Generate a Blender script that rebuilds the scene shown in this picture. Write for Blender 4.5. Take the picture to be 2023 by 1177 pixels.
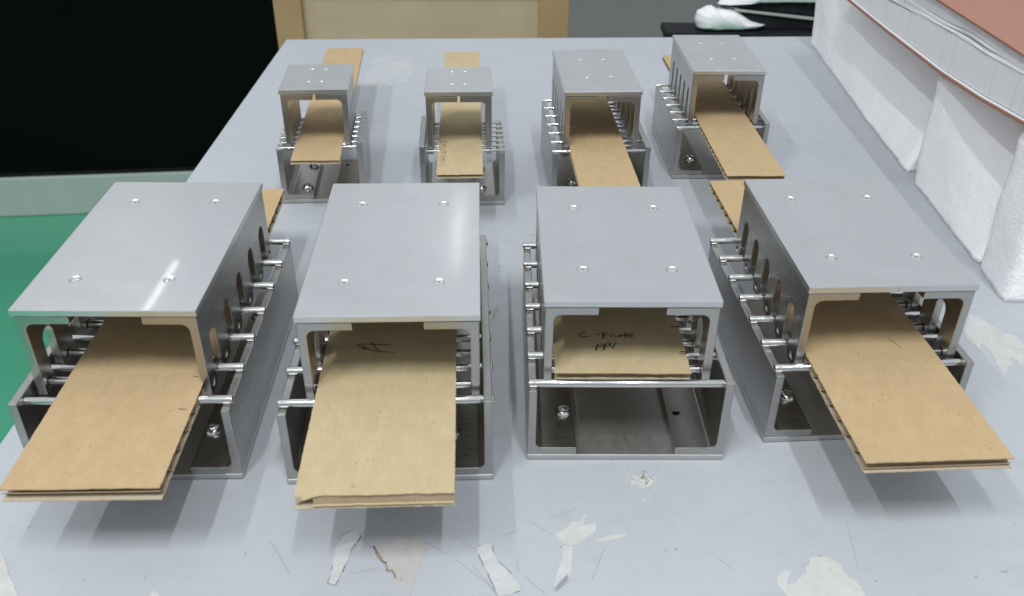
import bpy, bmesh, math, random
from mathutils import Vector, Matrix, noise

S = 0.00076            # all measures below are in sheet units; S turns them into metres
sc = bpy.context.scene
for o in list(bpy.data.objects):
    bpy.data.objects.remove(o, do_unlink=True)
C = bpy.data.collections.new('scene')
sc.collection.children.link(C)
rnd = random.Random(7)

# ------------------------------------------------------------------ camera
CAM_H, PITCH, ROLL, FPX = 302.56, 0.5694, -0.00954, 1799.5
cam_data = bpy.data.cameras.new('camera')
cam = bpy.data.objects.new('camera', cam_data)
C.objects.link(cam)
cam_data.sensor_width = 36.0
cam_data.lens = 36.0 * FPX / 2023.0
cam_data.clip_start = 0.01
cam_data.clip_end = 60.0
c_, s_ = math.cos(PITCH), math.sin(PITCH)
X_, U_, F_ = Vector((1, 0, 0)), Vector((0, s_, c_)), Vector((0, c_, -s_))
cr, sr = math.cos(ROLL), math.sin(ROLL)
R_ = cr * X_ - sr * U_
V_ = sr * X_ + cr * U_
m = Matrix((R_, V_, -F_)).transposed().to_4x4()
m.translation = Vector((0, 0, CAM_H * S))
cam.matrix_world = m
cam_data.dof.use_dof = True
cam_data.dof.focus_distance = 0.41
cam_data.dof.aperture_fstop = 22.0
sc.camera = cam

# ------------------------------------------------------------------ light
world = bpy.data.worlds.new('World')
sc.world = world
world.use_nodes = True
bg = world.node_tree.nodes['Background']
# a plain room: pale ceiling overhead, duller walls towards the horizon
wn, wl = world.node_tree.nodes, world.node_tree.links
w_tc = wn.new('ShaderNodeTexCoord'); w_sep = wn.new('ShaderNodeSeparateXYZ'); w_ramp = wn.new('ShaderNodeValToRGB')
wl.new(w_tc.outputs['Generated'], w_sep.inputs[0]); wl.new(w_sep.outputs['Z'], w_ramp.inputs['Fac']); wl.new(w_ramp.outputs['Color'], bg.inputs['Color'])
we = w_ramp.color_ramp.elements
we[0].position, we[0].color = 0.0, (0.30, 0.31, 0.31, 1)
we[1].position, we[1].color = 0.45, (0.91, 0.97, 1.03, 1)
bg.inputs['Strength'].default_value = 0.74

def tube(x, y, power, length=1580, h=2300, w=36):
    """one ceiling tube, lying along the depth of the room"""
    l = bpy.data.lights.new('ceiling_tube', 'AREA')
    l.shape = 'RECTANGLE'
    l.size = w * S
    l.size_y = length * S
    l.energy = power
    l.color = (0.97, 1.0, 0.99)
    o = bpy.data.objects.new('ceiling_tube', l)
    C.objects.link(o)
    o.location = (x * S, y * S, h * S)
for x in (-1400, -510, 465):
    tube(x, -810, 17.0, 900, 2600)
tube(-1765, 3339, 1.1)
tube(-305, 4485, 0.55, 710)

sc.view_settings.view_transform = 'Standard'
sc.view_settings.look = 'None'
sc.view_settings.exposure = 0.0
sc.view_settings.gamma = 1.0
sc.view_settings.use_curve_mapping = False
sc.render.engine = 'CYCLES'
sc.cycles.use_denoising = True
sc.cycles.max_bounces = 7
sc.cycles.glossy_bounces = 5
sc.cycles.diffuse_bounces = 4
sc.cycles.use_adaptive_sampling = True
sc.cycles.adaptive_threshold = 0.015
sc.cycles.sample_clamp_indirect = 6.0

# ------------------------------------------------------------------ helpers
def tag(o, label=None, cat=None, group=None, kind=None):
    if label: o['label'] = label
    if cat: o['category'] = cat
    if group: o['group'] = group
    if kind: o['kind'] = kind
    return o

def empty(name, x, y, z=0, rz=0, label=None, cat=None, group=None):
    o = bpy.data.objects.new(name, None)
    C.objects.link(o)
    o.location = (x * S, y * S, z * S)
    o.rotation_euler = (0, 0, rz)
    o.empty_display_size = 0.02
    return tag(o, label, cat, group)

def mesh_from(verts, faces, smooth=False, scale=True):
    me = bpy.data.meshes.new('m')
    k = S if scale else 1.0
    me.from_pydata([(v[0] * k, v[1] * k, v[2] * k) for v in verts], [], faces)
    bm = bmesh.new(); bm.from_mesh(me)
    bmesh.ops.recalc_face_normals(bm, faces=bm.faces)
    bm.to_mesh(me); bm.free()
    if smooth:
        for p in me.polygons: p.use_smooth = True
    return me

def obj(name, me, mat=None, parent=None, loc=(0, 0, 0), rot=(0, 0, 0)):
    o = bpy.data.objects.new(name, me)
    C.objects.link(o)
    if mat and not me.materials:
        me.materials.append(mat)
    if parent: o.parent = parent
    o.location = (loc[0] * S, loc[1] * S, loc[2] * S)
    o.rotation_euler = rot
    return o

def bevel(o, w=0.35, seg=2, ang=35):
    b = o.modifiers.new('edge', 'BEVEL')
    b.width = w * S; b.segments = seg; b.limit_method = 'ANGLE'; b.angle_limit = math.radians(ang)
    b.use_clamp_overlap = True
    return o

def box_vf(x0, x1, y0, y1, z0, z1):
    v = [(x0, y0, z0), (x1, y0, z0), (x1, y1, z0), (x0, y1, z0), (x0, y0, z1), (x1, y0, z1), (x1, y1, z1), (x0, y1, z1)]
    f = [(0, 3, 2, 1), (4, 5, 6, 7), (0, 1, 5, 4), (1, 2, 6, 5), (2, 3, 7, 6), (3, 0, 4, 7)]
    return v, f

def join_vf(parts):
    V, F = [], []
    for v, f in parts:
        n = len(V); V += list(v); F += [tuple(i + n for i in q) for q in f]
    return V, F

def prism_vf(poly, a0, a1, axis):
    """poly of 2-D points pushed along axis 'x','y' or 'z' from a0 to a1"""
    def p3(p, a):
        if axis == 'x': return (a, p[0], p[1])
        if axis == 'y': return (p[0], a, p[1])
        return (p[0], p[1], a)
    n = len(poly)
    v = [p3(p, a0) for p in poly] + [p3(p, a1) for p in poly]
    f = [tuple(range(n)), tuple(range(2 * n - 1, n - 1, -1))]
    f += [(i, (i + 1) % n, n + (i + 1) % n, n + i) for i in range(n)]
    return v, f

def lathe_vf(prof, n=20):
    """prof of (r, z) turned round z; ends with r=0 are closed to a point"""
    V, F, rings = [], [], []
    for r, z in prof:
        if r < 1e-6:
            V.append((0, 0, z)); rings.append([len(V) - 1])
        else:
            rings.append(list(range(len(V), len(V) + n)))
            V += [(r * math.cos(2 * math.pi * i / n), r * math.sin(2 * math.pi * i / n), z) for i in range(n)]
    for a, b in zip(rings, rings[1:]):
        for i in range(n):
            j = (i + 1) % n
            if len(a) == 1 and len(b) == 1: continue
            if len(a) == 1: F.append((a[0], b[i], b[j]))
            elif len(b) == 1: F.append((a[i], a[j], b[0]))
            else: F.append((a[i], a[j], b[j], b[i]))
    return V, F

def cut(me, cutter_me):
    """exact boolean difference, returned as a new mesh"""
    a = bpy.data.objects.new('a', me); b = bpy.data.objects.new('b', cutter_me)
    sc.collection.objects.link(a); sc.collection.objects.link(b)
    md = a.modifiers.new('c', 'BOOLEAN'); md.operation = 'DIFFERENCE'; md.object = b; md.solver = 'EXACT'
    dg = bpy.context.evaluated_depsgraph_get(); dg.update()
    out = bpy.data.meshes.new_from_object(a.evaluated_get(dg))
    bpy.data.objects.remove(a); bpy.data.objects.remove(b)
    return out

# ------------------------------------------------------------------ materials
class NT:
    def __init__(s, name):
        s.m = bpy.data.materials.new(name); s.m.use_nodes = True
        s.t = s.m.node_tree; s.b = s.t.nodes['Principled BSDF']
        s.tc = s.t.nodes.new('ShaderNodeTexCoord')
    def n(s, kind, **kw):
        x = s.t.nodes.new(kind)
        for k, v in kw.items():
            if k in x.inputs: x.inputs[k].default_value = v
            else: setattr(x, k, v)
        return x
    def l(s, a, b): s.t.links.new(a, b)
    def coords(s, scale=(1, 1, 1), src='Object', rot=(0, 0, 0)):
        mp = s.n('ShaderNodeMapping'); mp.inputs['Scale'].default_value = scale; mp.inputs['Rotation'].default_value = rot
        s.l(s.tc.outputs[src], mp.inputs['Vector']); return mp.outputs['Vector']
    def noise(s, scale, detail=4, rough=0.55, vec=None, dist=0):
        x = s.n('ShaderNodeTexNoise'); x.inputs['Scale'].default_value = scale; x.inputs['Detail'].default_value = detail
        x.inputs['Roughness'].default_value = rough; x.inputs['Distortion'].default_value = dist
        s.l(vec if vec is not None else s.tc.outputs['Object'], x.inputs['Vector']); return x.outputs['Fac']
    def ramp(s, fac, stops):
        r = s.n('ShaderNodeValToRGB'); e = r.color_ramp.elements
        while len(e) > 1: e.remove(e[-1])
        e[0].position, e[0].color = stops[0][0], (*stops[0][1], 1) if len(stops[0][1]) == 3 else stops[0][1]
        for p, c in stops[1:]:
            q = e.new(p); q.color = (*c, 1)
        s.l(fac, r.inputs['Fac']); return r.outputs['Color']
    def val(s, fac, a, b, lo=0.3, hi=0.7):
        mr = s.n('ShaderNodeMapRange'); mr.inputs['From Min'].default_value = lo; mr.inputs['From Max'].default_value = hi
        mr.inputs['To Min'].default_value = a; mr.inputs['To Max'].default_value = b
        s.l(fac, mr.inputs['Value']); return mr.outputs['Result']
    def mix(s, fac, a, b, mode='MIX'):
        x = s.n('ShaderNodeMix', data_type='RGBA', blend_type=mode)
        for i, v in ((0, fac), (6, a), (7, b)):
            if hasattr(v, 'links'): s.l(v, x.inputs[i])
            else: x.inputs[i].default_value = v if i == 0 else (*v, 1)
        return x.outputs[2]
    def bump(s, h, strength=0.2, dist=0.0002):
        b = s.n('ShaderNodeBump'); b.inputs['Strength'].default_value = strength; b.inputs['Distance'].default_value = dist
        s.l(h, b.inputs['Height']); s.l(b.outputs['Normal'], s.b.inputs['Normal'])
    def set(s, **kw):
        for k, v in kw.items():
            k = k.replace('_', ' ')
            if hasattr(v, 'links'): s.l(v, s.b.inputs[k])
            else: s.b.inputs[k].default_value = (*v, 1) if isinstance(v, tuple) and len(v) == 3 else v
        return s

def steel(name, brush=(1, 1, 1), base=(0.74, 0.74, 0.735), r0=0.30, r1=0.38, bmp=0.03, grime=0.15, coat=0.0, coat_r=0.035):
    n = NT(name)
    fine = n.noise(1.0, 3, 0.6, n.coords(brush))
    big = n.noise(30, 5, 0.62, dist=1.2)
    smear = n.noise(1.0, 4, 0.6, n.coords((70, 24, 70), rot=(0, 0, 0.5)), dist=0.8)
    spots = n.noise(210, 2, 0.5)
    scr = n.noise(1.0, 2, 0.5, n.coords((900, 22, 900), rot=(0, 0, 0.9)))
    rr = n.n('ShaderNodeMath', operation='ADD')
    n.l(n.val(fine, r0, r1), rr.inputs[0]); n.l(n.val(smear, -0.025, 0.035), rr.inputs[1])
    col = n.mix(n.val(big, 0.0, grime, 0.40, 0.72), base, tuple(0.62 * c for c in base))
    col = n.mix(n.val(smear, 0.0, 0.3 * grime + 0.04, 0.45, 0.8), col, tuple(min(1, 1.22 * c) for c in base))
    col = n.mix(n.val(scr, 0.0, 0.10, 0.70, 0.80), col, tuple(0.6 * c for c in base))
    col = n.mix(n.val(spots, 0.0, 0.35, 0.76, 0.84), col, (0.22, 0.21, 0.20))
    n.set(Base_Color=col, Metallic=1.0, Roughness=rr.outputs[0])
    n.bump(fine, bmp, 0.00003)
    if coat:
        n.set(Coat_Weight=coat, Coat_Roughness=coat_r)
    return n.m
M = {}
M['plate'] = steel('brushed_steel_plate', (150, 5200, 5200), base=(0.69, 0.695, 0.70), r0=0.29, r1=0.36, bmp=0.03, grime=0.20, coat=0.42)
M['plate_worn'] = steel('worn_brushed_steel_plate', (150, 5200, 5200), base=(0.715, 0.72, 0.725), r0=0.28, r1=0.37, bmp=0.035, grime=0.18, coat=0.5, coat_r=0.10)
M['steel'] = steel('brushed_steel', (3800, 200, 3800), base=(0.47, 0.458, 0.435), r0=0.24, r1=0.34, bmp=0.02, grime=0.2)
M['rod'] = steel('ground_steel_rod', (2500, 300, 300), base=(0.66, 0.655, 0.645), r0=0.10, r1=0.2, bmp=0.01, grime=0.1)
M['screw'] = steel('bright_screw_steel', (400, 400, 400), base=(0.78, 0.78, 0.77), r0=0.10, r1=0.2, bmp=0.01, grime=0.1)
M['floor_plate'] = steel('dull_steel_floor_plate', (2600, 200, 200), base=(0.60, 0.595, 0.59), r0=0.42, r1=0.50, bmp=0.008, grime=0.35)
M['mill'] = steel('mill_finish_steel', (160, 2600, 160), base=(0.45, 0.44, 0.422), r0=0.25, r1=0.40, bmp=0.03, grime=0.35)

def kraft(name, a, b):
    n = NT(name)
    f1 = n.noise(90, 5, 0.65); f2 = n.noise(1500, 3, 0.7, n.coords((1, 0.35, 1)))
    sp = n.noise(700, 2, 0.5)
    col = n.mix(n.val(f1, 0, 1), a, b)
    col = n.mix(n.val(f2, 0, 0.35), col, tuple(0.72 * c for c in a))
    f3 = n.noise(330, 3, 0.6, n.coords((1, 0.3, 1)))
    col = n.mix(n.val(f3, 0, 0.30, 0.45, 0.75), col, tuple(1.25 * c for c in a))
    col = n.mix(n.val(sp, 0, 0.7, 0.69, 0.76), col, tuple(0.45 * c for c in a))
    n.set(Base_Color=col, Roughness=0.85, Specular_IOR_Level=0.25)
    n.bump(f2, 0.25, 0.00008)
    return n.m
M['kraft'] = kraft('kraft_board', (0.43, 0.308, 0.172), (0.475, 0.345, 0.20))
M['kraft_pale'] = kraft('pale_kraft_board', (0.45, 0.358, 0.212), (0.495, 0.397, 0.245))
M['flute'] = kraft('fluting_paper', (0.34, 0.255, 0.16), (0.42, 0.32, 0.21))
M['flute_pale'] = kraft('inner_liner_paper', (0.46, 0.38, 0.28), (0.52, 0.44, 0.34))

n = NT('pen_ink'); n.set(Base_Color=(0.018, 0.012, 0.012), Roughness=0.6); M['ink'] = n.m
n = NT('pencil_grey'); n.set(Base_Color=(0.11, 0.085, 0.06), Roughness=0.7); M['pencil'] = n.m

n = NT('grey_laminate')
a = n.noise(9, 5, 0.6); b = n.noise(120, 4, 0.65); c = n.noise(900, 2, 0.6)
col = n.mix(n.val(a, 0, 1), (0.394, 0.413, 0.45), (0.422, 0.441, 0.476))
col = n.mix(n.val(b, 0, 0.5, 0.5, 0.75), col, (0.36, 0.375, 0.40))
sm = n.noise(1.0, 5, 0.65, n.coords((26, 60, 20), rot=(0, 0, 0.7)), dist=1.0)
col = n.mix(n.val(sm, 0, 0.28, 0.52, 0.74), col, (0.31, 0.325, 0.345))
sf = n.noise(1.0, 3, 0.6, n.coords((30, 420, 30), rot=(0, 0, 1.1)))
col = n.mix(n.val(sf, 0, 0.25, 0.66, 0.76), col, (0.27, 0.28, 0.30))
col = n.mix(n.val(c, 0, 0.7, 0.74, 0.80), col, (0.16, 0.16, 0.17))
n.set(Base_Color=col, Roughness=n.val(b, 0.36, 0.52), Specular_IOR_Level=0.4)
n.bump(c, 0.06, 0.0001)
M['laminate'] = n.m
n = NT('table_edge'); n.set(Base_Color=(0.50, 0.52, 0.54), Roughness=0.5); M['edge'] = n.m

def patchmat(name, a, b, dirt):
    n = NT(name)
    f = n.noise(160, 5, 0.65); d = n.noise(420, 3, 0.6)
    col = n.mix(n.val(f, 0, 1), a, b)
    col = n.mix(n.val(d, 0, 0.55, 0.58, 0.75), col, dirt)
    n.set(Base_Color=col, Roughness=0.8, Specular_IOR_Level=0.2)
    n.bump(f, 0.8, 0.0007)
    return n.m
M['cream'] = patchmat('bare_cream_filler', (0.455, 0.452, 0.442), (0.535, 0.53, 0.52), (0.38, 0.365, 0.345))
M['pink'] = patchmat('bare_pinkish_board', (0.405, 0.39, 0.385), (0.45, 0.435, 0.43), (0.29, 0.25, 0.215))
M['tape'] = patchmat('dull_tape', (0.45, 0.463, 0.47), (0.515, 0.525, 0.525), (0.38, 0.385, 0.38))
n = NT('rubbed_laminate'); f = n.noise(38, 6, 0.62, dist=0.6)
n.set(Base_Color=n.mix(n.val(f, 0, 1, 0.42, 0.66), (0.412, 0.432, 0.466), (0.495, 0.48, 0.455)), Roughness=0.45, Specular_IOR_Level=0.4); M['faint'] = n.m
M['brown_crud'] = patchmat('brown_crumbs', (0.20, 0.16, 0.115), (0.33, 0.28, 0.22), (0.10, 0.08, 0.06))
M['crud'] = patchmat('crusty_residue', (0.43, 0.435, 0.44), (0.57, 0.565, 0.555), (0.33, 0.30, 0.26))
n = NT('scratch_dirt'); n.set(Base_Color=(0.27, 0.28, 0.30), Roughness=0.8); M['scratch'] = n.m
n = NT('tape_edge_dirt'); n.set(Base_Color=(0.13, 0.13, 0.13), Roughness=0.8); M['dirt'] = n.m

n = NT('white_foam')
a = n.noise(240, 4, 0.6); b = n.noise(1300, 3, 0.6)
vo = n.n('ShaderNodeTexVoronoi'); vo.inputs['Scale'].default_value = 800; n.l(n.tc.outputs['Object'], vo.inputs['Vector'])
ad = n.n('ShaderNodeMath', operation='ADD'); n.l(a, ad.inputs[0]); n.l(vo.outputs['Distance'], ad.inputs[1])
n.set(Base_Color=(0.95, 0.945, 0.955), Roughness=n.val(b, 0.12, 0.85), Specular_IOR_Level=0.5, Subsurface_Weight=0.0)
n.b.inputs['Subsurface Radius'].default_value = (0.006, 0.006, 0.006)
n.b.inputs['Subsurface Scale'].default_value = 1.0
n.bump(ad.outputs[0], 0.42, 0.0005)
M['foam'] = n.m

n = NT('red_brown_cover'); f = n.noise(600, 4, 0.65); g = n.noise(60, 3)
col = n.mix(n.val(f, 0, 1), (0.32, 0.158, 0.115), (0.37, 0.188, 0.14)); col = n.mix(n.val(g, 0, 0.3), col, (0.30, 0.13, 0.09))
n.set(Base_Color=col, Roughness=0.6, Specular_IOR_Level=0.35); n.bump(f, 0.15, 0.0001); M['cover'] = n.m
n = NT('page_edges')
f = n.noise(1.0, 3, 0.6, n.coords((30, 30, 7000))); g = n.noise(1.0, 2, 0.5, n.coords((5, 420, 5)))
col = n.mix(n.val(f, 0, 1), (0.74, 0.755, 0.78), (0.86, 0.87, 0.885)); col = n.mix(n.val(g, 0, 0.22, 0.55, 0.7), col, (0.45, 0.48, 0.58))
n.set(Base_Color=col, Roughness=0.75, Specular_IOR_Level=0.2); n.bump(f, 0.5, 0.0003); M['pages'] = n.m
n = NT('page_paper'); n.set(Base_Color=(0.84, 0.85, 0.87), Roughness=0.75, Specular_IOR_Level=0.2); M['paper'] = n.m

n = NT('green_floor_paint'); f = n.noise(2.2, 4, 0.6); g = n.noise(30, 4, 0.6)
col = n.mix(n.val(f, 0, 1), (0.075, 0.38, 0.225), (0.11, 0.45, 0.285)); col = n.mix(n.val(g, 0, 0.25), col, (0.12, 0.40, 0.26))
n.set(Base_Color=col, Roughness=n.val(g, 0.12, 0.22)); M['floor'] = n.m
n = NT('black_cabinet_glass'); g = n.noise(3, 3)
n.set(Base_Color=n.mix(n.val(g, 0, 1), (0.0030, 0.0042, 0.0036), (0.0050, 0.0062, 0.0055)), Roughness=0.5, Specular_IOR_Level=0.03); M['black'] = n.m
n = NT('grey_green_paint'); g = n.noise(14, 4)
n.set(Base_Color=n.mix(n.val(g, 0, 1), (0.43, 0.50, 0.475), (0.48, 0.545, 0.52)), Roughness=0.5); M['plinth'] = n.m
n = NT('grey_wall_paint'); g = n.noise(3.5, 5, 0.6)
n.set(Base_Color=n.mix(n.val(g, 0, 1), (0.26, 0.235, 0.245), (0.32, 0.285, 0.295)), Roughness=0.75); M['wall'] = n.m
def wood(name, a, b):
    n = NT(name)
    f = n.noise(1.0, 5, 0.65, n.coords((6, 6, 40))); g = n.noise(14, 4, 0.6)
    col = n.mix(n.val(f, 0, 1), a, b); col = n.mix(n.val(g, 0, 0.5), col, tuple(0.8 * q for q in a))
    n.set(Base_Color=col, Roughness=0.6); n.bump(f, 0.2, 0.0005); return n.m
M['ply'] = wood('pale_plywood', (0.54, 0.385, 0.265), (0.60, 0.435, 0.305))
M['batten'] = wood('tan_wood_batten', (0.43, 0.262, 0.135), (0.48, 0.30, 0.165))
n = NT('dark_fabric_case'); g = n.noise(90, 4); n.set(Base_Color=n.mix(n.val(g, 0, 1), (0.006, 0.006, 0.008), (0.016, 0.017, 0.022)), Roughness=0.7, Specular_IOR_Level=0.2); M['dark'] = n.m
n = NT('silver_trim'); n.set(Base_Color=(0.42, 0.42, 0.40), Roughness=0.45, Metallic=0.2); M['trim'] = n.m
n = NT('white_plastic_wrap'); g = n.noise(40, 4); n.set(Base_Color=(0.80, 0.77, 0.80), Roughness=0.5); n.bump(g, 0.4, 0.004); M['wrap'] = n.m
n = NT('grey_table_leg'); n.set(Base_Color=(0.25, 0.26, 0.27), Roughness=0.45); M['leg'] = n.m
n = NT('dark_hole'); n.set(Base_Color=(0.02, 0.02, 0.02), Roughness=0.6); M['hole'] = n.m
# ------------------------------------------------------------------ measured outlines (sheet units)
PATCH = {'right': [(276.3, 457.9), (278.1, 456.5), (280.4, 457.6), (282.0, 454.7), (282.9, 449.7), (284.3, 448.3), (285.3, 444.7), (287.5, 443.9), (288.3, 439.0), (293.2, 438.7), (294.1, 435.2), (294.6, 432.6), (294.3, 427.5), (296.4, 424.1), (293.1, 414.2), (287.1, 407.6), (285.6, 408.8), (283.7, 409.6), (282.6, 414.4), (280.7, 415.6), (279.0, 408.3), (276.6, 407.1), (274.6, 404.3), (270.5, 399.5), (269.9, 402.3), (270.2, 407.4), (270.9, 412.2), (272.4, 418.7), (271.5, 424.6), (270.5, 427.9), (267.9, 425.3), (266.0, 422.8), (266.0, 426.2), (265.3, 428.7), (263.7, 430.8), (264.6, 438.2), (267.9, 444.5)], 'pink': [(-41.4, 280.3), (-35.9, 275.4), (-36.6, 268.8), (-37.7, 263.0), (-39.7, 253.7), (-40.2, 247.1), (-44.3, 252.1), (-47.5, 256.0), (-49.2, 259.2), (-51.2, 260.0), (-52.7, 262.0), (-52.6, 264.0), (-55.1, 266.0), (-57.6, 270.2), (-58.6, 272.3), (-53.6, 274.5), (-49.6, 277.2)], 'tapeC': [(-73.3, 278.2), (-71.0, 280.8), (-67.4, 281.1), (-65.2, 278.5), (-66.9, 273.1), (-68.3, 267.1), (-69.7, 259.7), (-70.7, 256.1), (-71.3, 251.4), (-74.8, 252.5), (-74.3, 257.3), (-74.8, 265.4), (-75.0, 269.6), (-74.2, 273.8)], 'tapeD': [(-14.6, 272.0), (-13.2, 273.5), (-7.9, 275.1), (-6.8, 270.4), (-5.4, 265.8), (-2.2, 262.2), (0.7, 259.0), (1.7, 255.8), (3.9, 253.1), (5.3, 250.2), (-0.4, 247.3), (-4.5, 246.8), (-6.4, 251.4), (-8.8, 258.1), (-11.6, 264.5), (-13.7, 270.3)], 'tapeE': [(22.5, 274.0), (27.5, 273.8), (27.1, 270.0), (26.0, 258.1), (23.2, 254.5), (18.9, 249.7), (18.2, 250.9), (18.8, 254.8), (20.2, 260.0), (22.1, 266.6), (23.0, 272.5)], 'cream': [(19.6, 279.8), (23.1, 283.4), (25.9, 285.2), (28.0, 288.1), (31.5, 288.6), (33.0, 292.1), (34.5, 293.3), (34.9, 292.4), (33.4, 289.3), (33.0, 286.2), (34.7, 286.6), (36.4, 287.1), (38.2, 287.8), (38.8, 286.7), (38.0, 283.1), (35.7, 280.4), (33.6, 279.1), (31.1, 276.0), (28.3, 274.5), (23.7, 275.0)], 'front': [(113.7, 248.7), (112.6, 251.7), (111.3, 256.4), (112.0, 258.8), (114.0, 260.9), (116.2, 261.9), (118.0, 261.2), (117.8, 259.5), (115.7, 256.4), (115.1, 254.1), (118.0, 255.1), (122.0, 258.7), (125.3, 261.2), (125.7, 264.1), (127.9, 266.6), (129.0, 268.6), (132.0, 269.5), (135.5, 269.9), (137.8, 268.1), (140.0, 266.2), (140.7, 262.2), (142.4, 258.8), (144.3, 256.9), (145.6, 252.8), (145.8, 249.0), (143.8, 243.6), (116.9, 243.3)], 'streak': [(36.9, 276.6), (39.9, 276.6), (47.7, 278.5), (52.2, 281.0), (47.2, 281.0), (41.7, 279.4)], 'back': [(-147.3, 886.0), (-147.0, 931.3), (-133.3, 949.7), (-113.7, 944.2), (-102.0, 921.0), (-100.6, 887.4), (-106.3, 855.6), (-119.4, 847.6), (-132.0, 865.2), (-136.1, 849.6), (-147.4, 849.3)], 'edge': [(-249.6, 916.6), (-231.2, 917.1), (-230.0, 902.9), (-236.7, 900.0)], 'edge2': [(-233.4, 849.5), (-227.3, 857.3), (-226.0, 847.1)], 'corner': [(-220.8, 270.4), (-217.6, 268.2), (-212.7, 262.4), (-207.2, 255.0), (-199.2, 245.0), (-196.1, 240.6), (-207.6, 240.4)], 'tri': [(-145.3, 248.5), (-141.5, 245.3), (-142.3, 243.2), (-146.3, 245.2)], 'speck': [(52.9, 324.2), (57.8, 327.2), (62.1, 325.3), (67.5, 322.8), (69.2, 318.3), (66.9, 312.6), (68.9, 308.0), (72.8, 304.1), (68.3, 303.4), (63.4, 307.9), (58.9, 306.3), (55.9, 309.3), (52.0, 313.9), (50.3, 320.3)]}
SCRATCH = [[(-23.7, 279.2), (-20.2, 276.2), (-17.1, 273.2), (-14.6, 271.6)], [(-22.9, 266.0), (-18.9, 262.4), (-14.2, 258.0), (-9.6, 254.1), (-4.8, 247.3)], [(-15.4, 262.8), (-12.0, 258.0), (-8.7, 253.7), (-4.8, 247.6)], [(2.9, 292.6), (8.4, 288.1), (13.1, 285.0), (19.0, 280.0)], [(-4.7, 279.0), (-0.7, 280.8), (4.0, 283.1)], [(16.9, 290.1), (23.8, 293.1), (30.5, 296.7)], [(3.1, 266.3), (3.6, 262.2), (3.9, 259.8)], [(6.1, 257.4), (9.3, 254.3), (15.4, 247.8)], [(42.2, 274.4), (39.9, 270.6), (37.0, 262.6), (34.3, 255.8)], [(150.7, 290.9), (149.5, 282.4), (148.7, 274.2), (147.4, 262.9)], [(88.4, 268.3), (91.4, 265.5), (93.8, 262.2)], [(-65.2, 278.5), (-63.0, 275.7), (-58.8, 271.5)], [(-66.5, 258.2), (-61.9, 258.8), (-55.8, 261.1)], [(-35.9, 275.6), (-31.0, 271.8), (-27.5, 269.3)], [(-104.2, 275.8), (-97.5, 266.2), (-91.1, 256.9)]]
WRITE = {3: [[(-17.73, 42.42), (-19.51, 41.81), (-21.37, 39.99), (-21.45, 38.79), (-20.15, 37.72), (-16.67, 38.33)], [(-13.08, 40.03), (-11.36, 39.92)], [(-9.48, 41.55), (-10.12, 36.45)], [(-10.6, 40.64), (-9.5, 41.37), (-7.24, 41.44)], [(-9.77, 39.14), (-7.95, 39.45)], [(-4.45, 41.58), (-5.67, 39.76), (-5.97, 37.78), (-5.39, 37.37)], [(-3.72, 39.59), (-3.79, 37.91), (-2.78, 37.68), (-1.43, 39.72)], [(-1.26, 39.96), (-1.68, 37.39)], [(1.62, 41.61), (0.8, 37.4)], [(-0.76, 38.89), (3.11, 39.5)], [(2.87, 38.9), (4.85, 39.63), (4.31, 40.9), (2.94, 39.5), (2.97, 37.71), (4.87, 37.48)], [(-13.03, 31.73), (-14.38, 26.64)], [(-13.29, 31.44), (-11.37, 32.03), (-10.41, 31.34), (-11.55, 30.0), (-13.61, 29.7)], [(-9.23, 32.33), (-10.63, 27.12)], [(-9.5, 32.04), (-7.54, 32.93), (-6.94, 32.05), (-8.47, 30.3), (-9.86, 30.0)], [(-6.38, 32.64), (-7.28, 30.3), (-5.77, 30.14)], [(-3.95, 33.06), (-5.16, 31.19), (-6.34, 27.83)], [(24.66, 47.04), (29.02, 46.94)], [(26.12, 25.85), (29.41, 25.41)], [(25.24, 24.59), (27.16, 23.98), (29.22, 24.27)]], 2: [[(-17.14, 45.48), (-16.14, 46.31), (-14.01, 46.57), (-8.79, 46.2), (-6.04, 45.99), (-0.4, 45.81)], [(-16.32, 45.21), (-14.38, 44.4), (-11.58, 43.57), (-13.65, 42.78), (-11.45, 42.22), (-8.35, 41.02), (-5.3, 40.32), (-1.98, 39.72), (1.63, 39.12)], [(-9.81, 47.98), (-8.63, 45.95), (-7.43, 43.69), (-6.12, 41.68), (-5.07, 39.22)]], 6: [[(-10.95, 17.36), (-15.58, 17.12)], [(-10.94, 16.57), (-11.39, 13.84), (-13.09, 15.47), (-14.31, 13.55), (-15.51, 15.94)], [(-11.51, 10.35), (-14.74, 10.85)], [(-11.57, 10.59), (-11.79, 6.9)], [(-13.05, 10.64), (-13.18, 8.48)], [(-11.78, 5.52), (-14.83, 6.39), (-14.95, 3.95)], [(-12.67, 2.96), (-14.63, 2.42), (-14.76, 0.54), (-12.94, -0.28)], [(-11.71, -2.95), (-14.71, -3.21)], [(-11.72, -0.85), (-11.63, -4.81)], [(-11.79, -10.34), (-13.76, -7.7), (-15.55, -8.37)], [(-12.08, -11.43), (-16.09, -12.53)], [(-12.23, -11.64), (-12.5, -14.11), (-14.14, -13.54)], [(-12.05, -14.7), (-16.04, -16.01)], [(-12.2, -15.06), (-12.47, -17.72), (-14.1, -17.16)], [(-12.89, -20.07), (-15.26, -19.05)], [(-12.42, -22.71), (-13.58, -24.3), (-15.62, -24.44), (-17.7, -22.53)]], 1: [[(27.9, 19.5), (30.51, 19.05)], [(27.56, -3.69), (31.46, -4.37)]], 4: [[(11.79, 24.05), (14.36, 22.88), (15.82, 19.14), (17.2, 13.32)]]}

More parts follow.
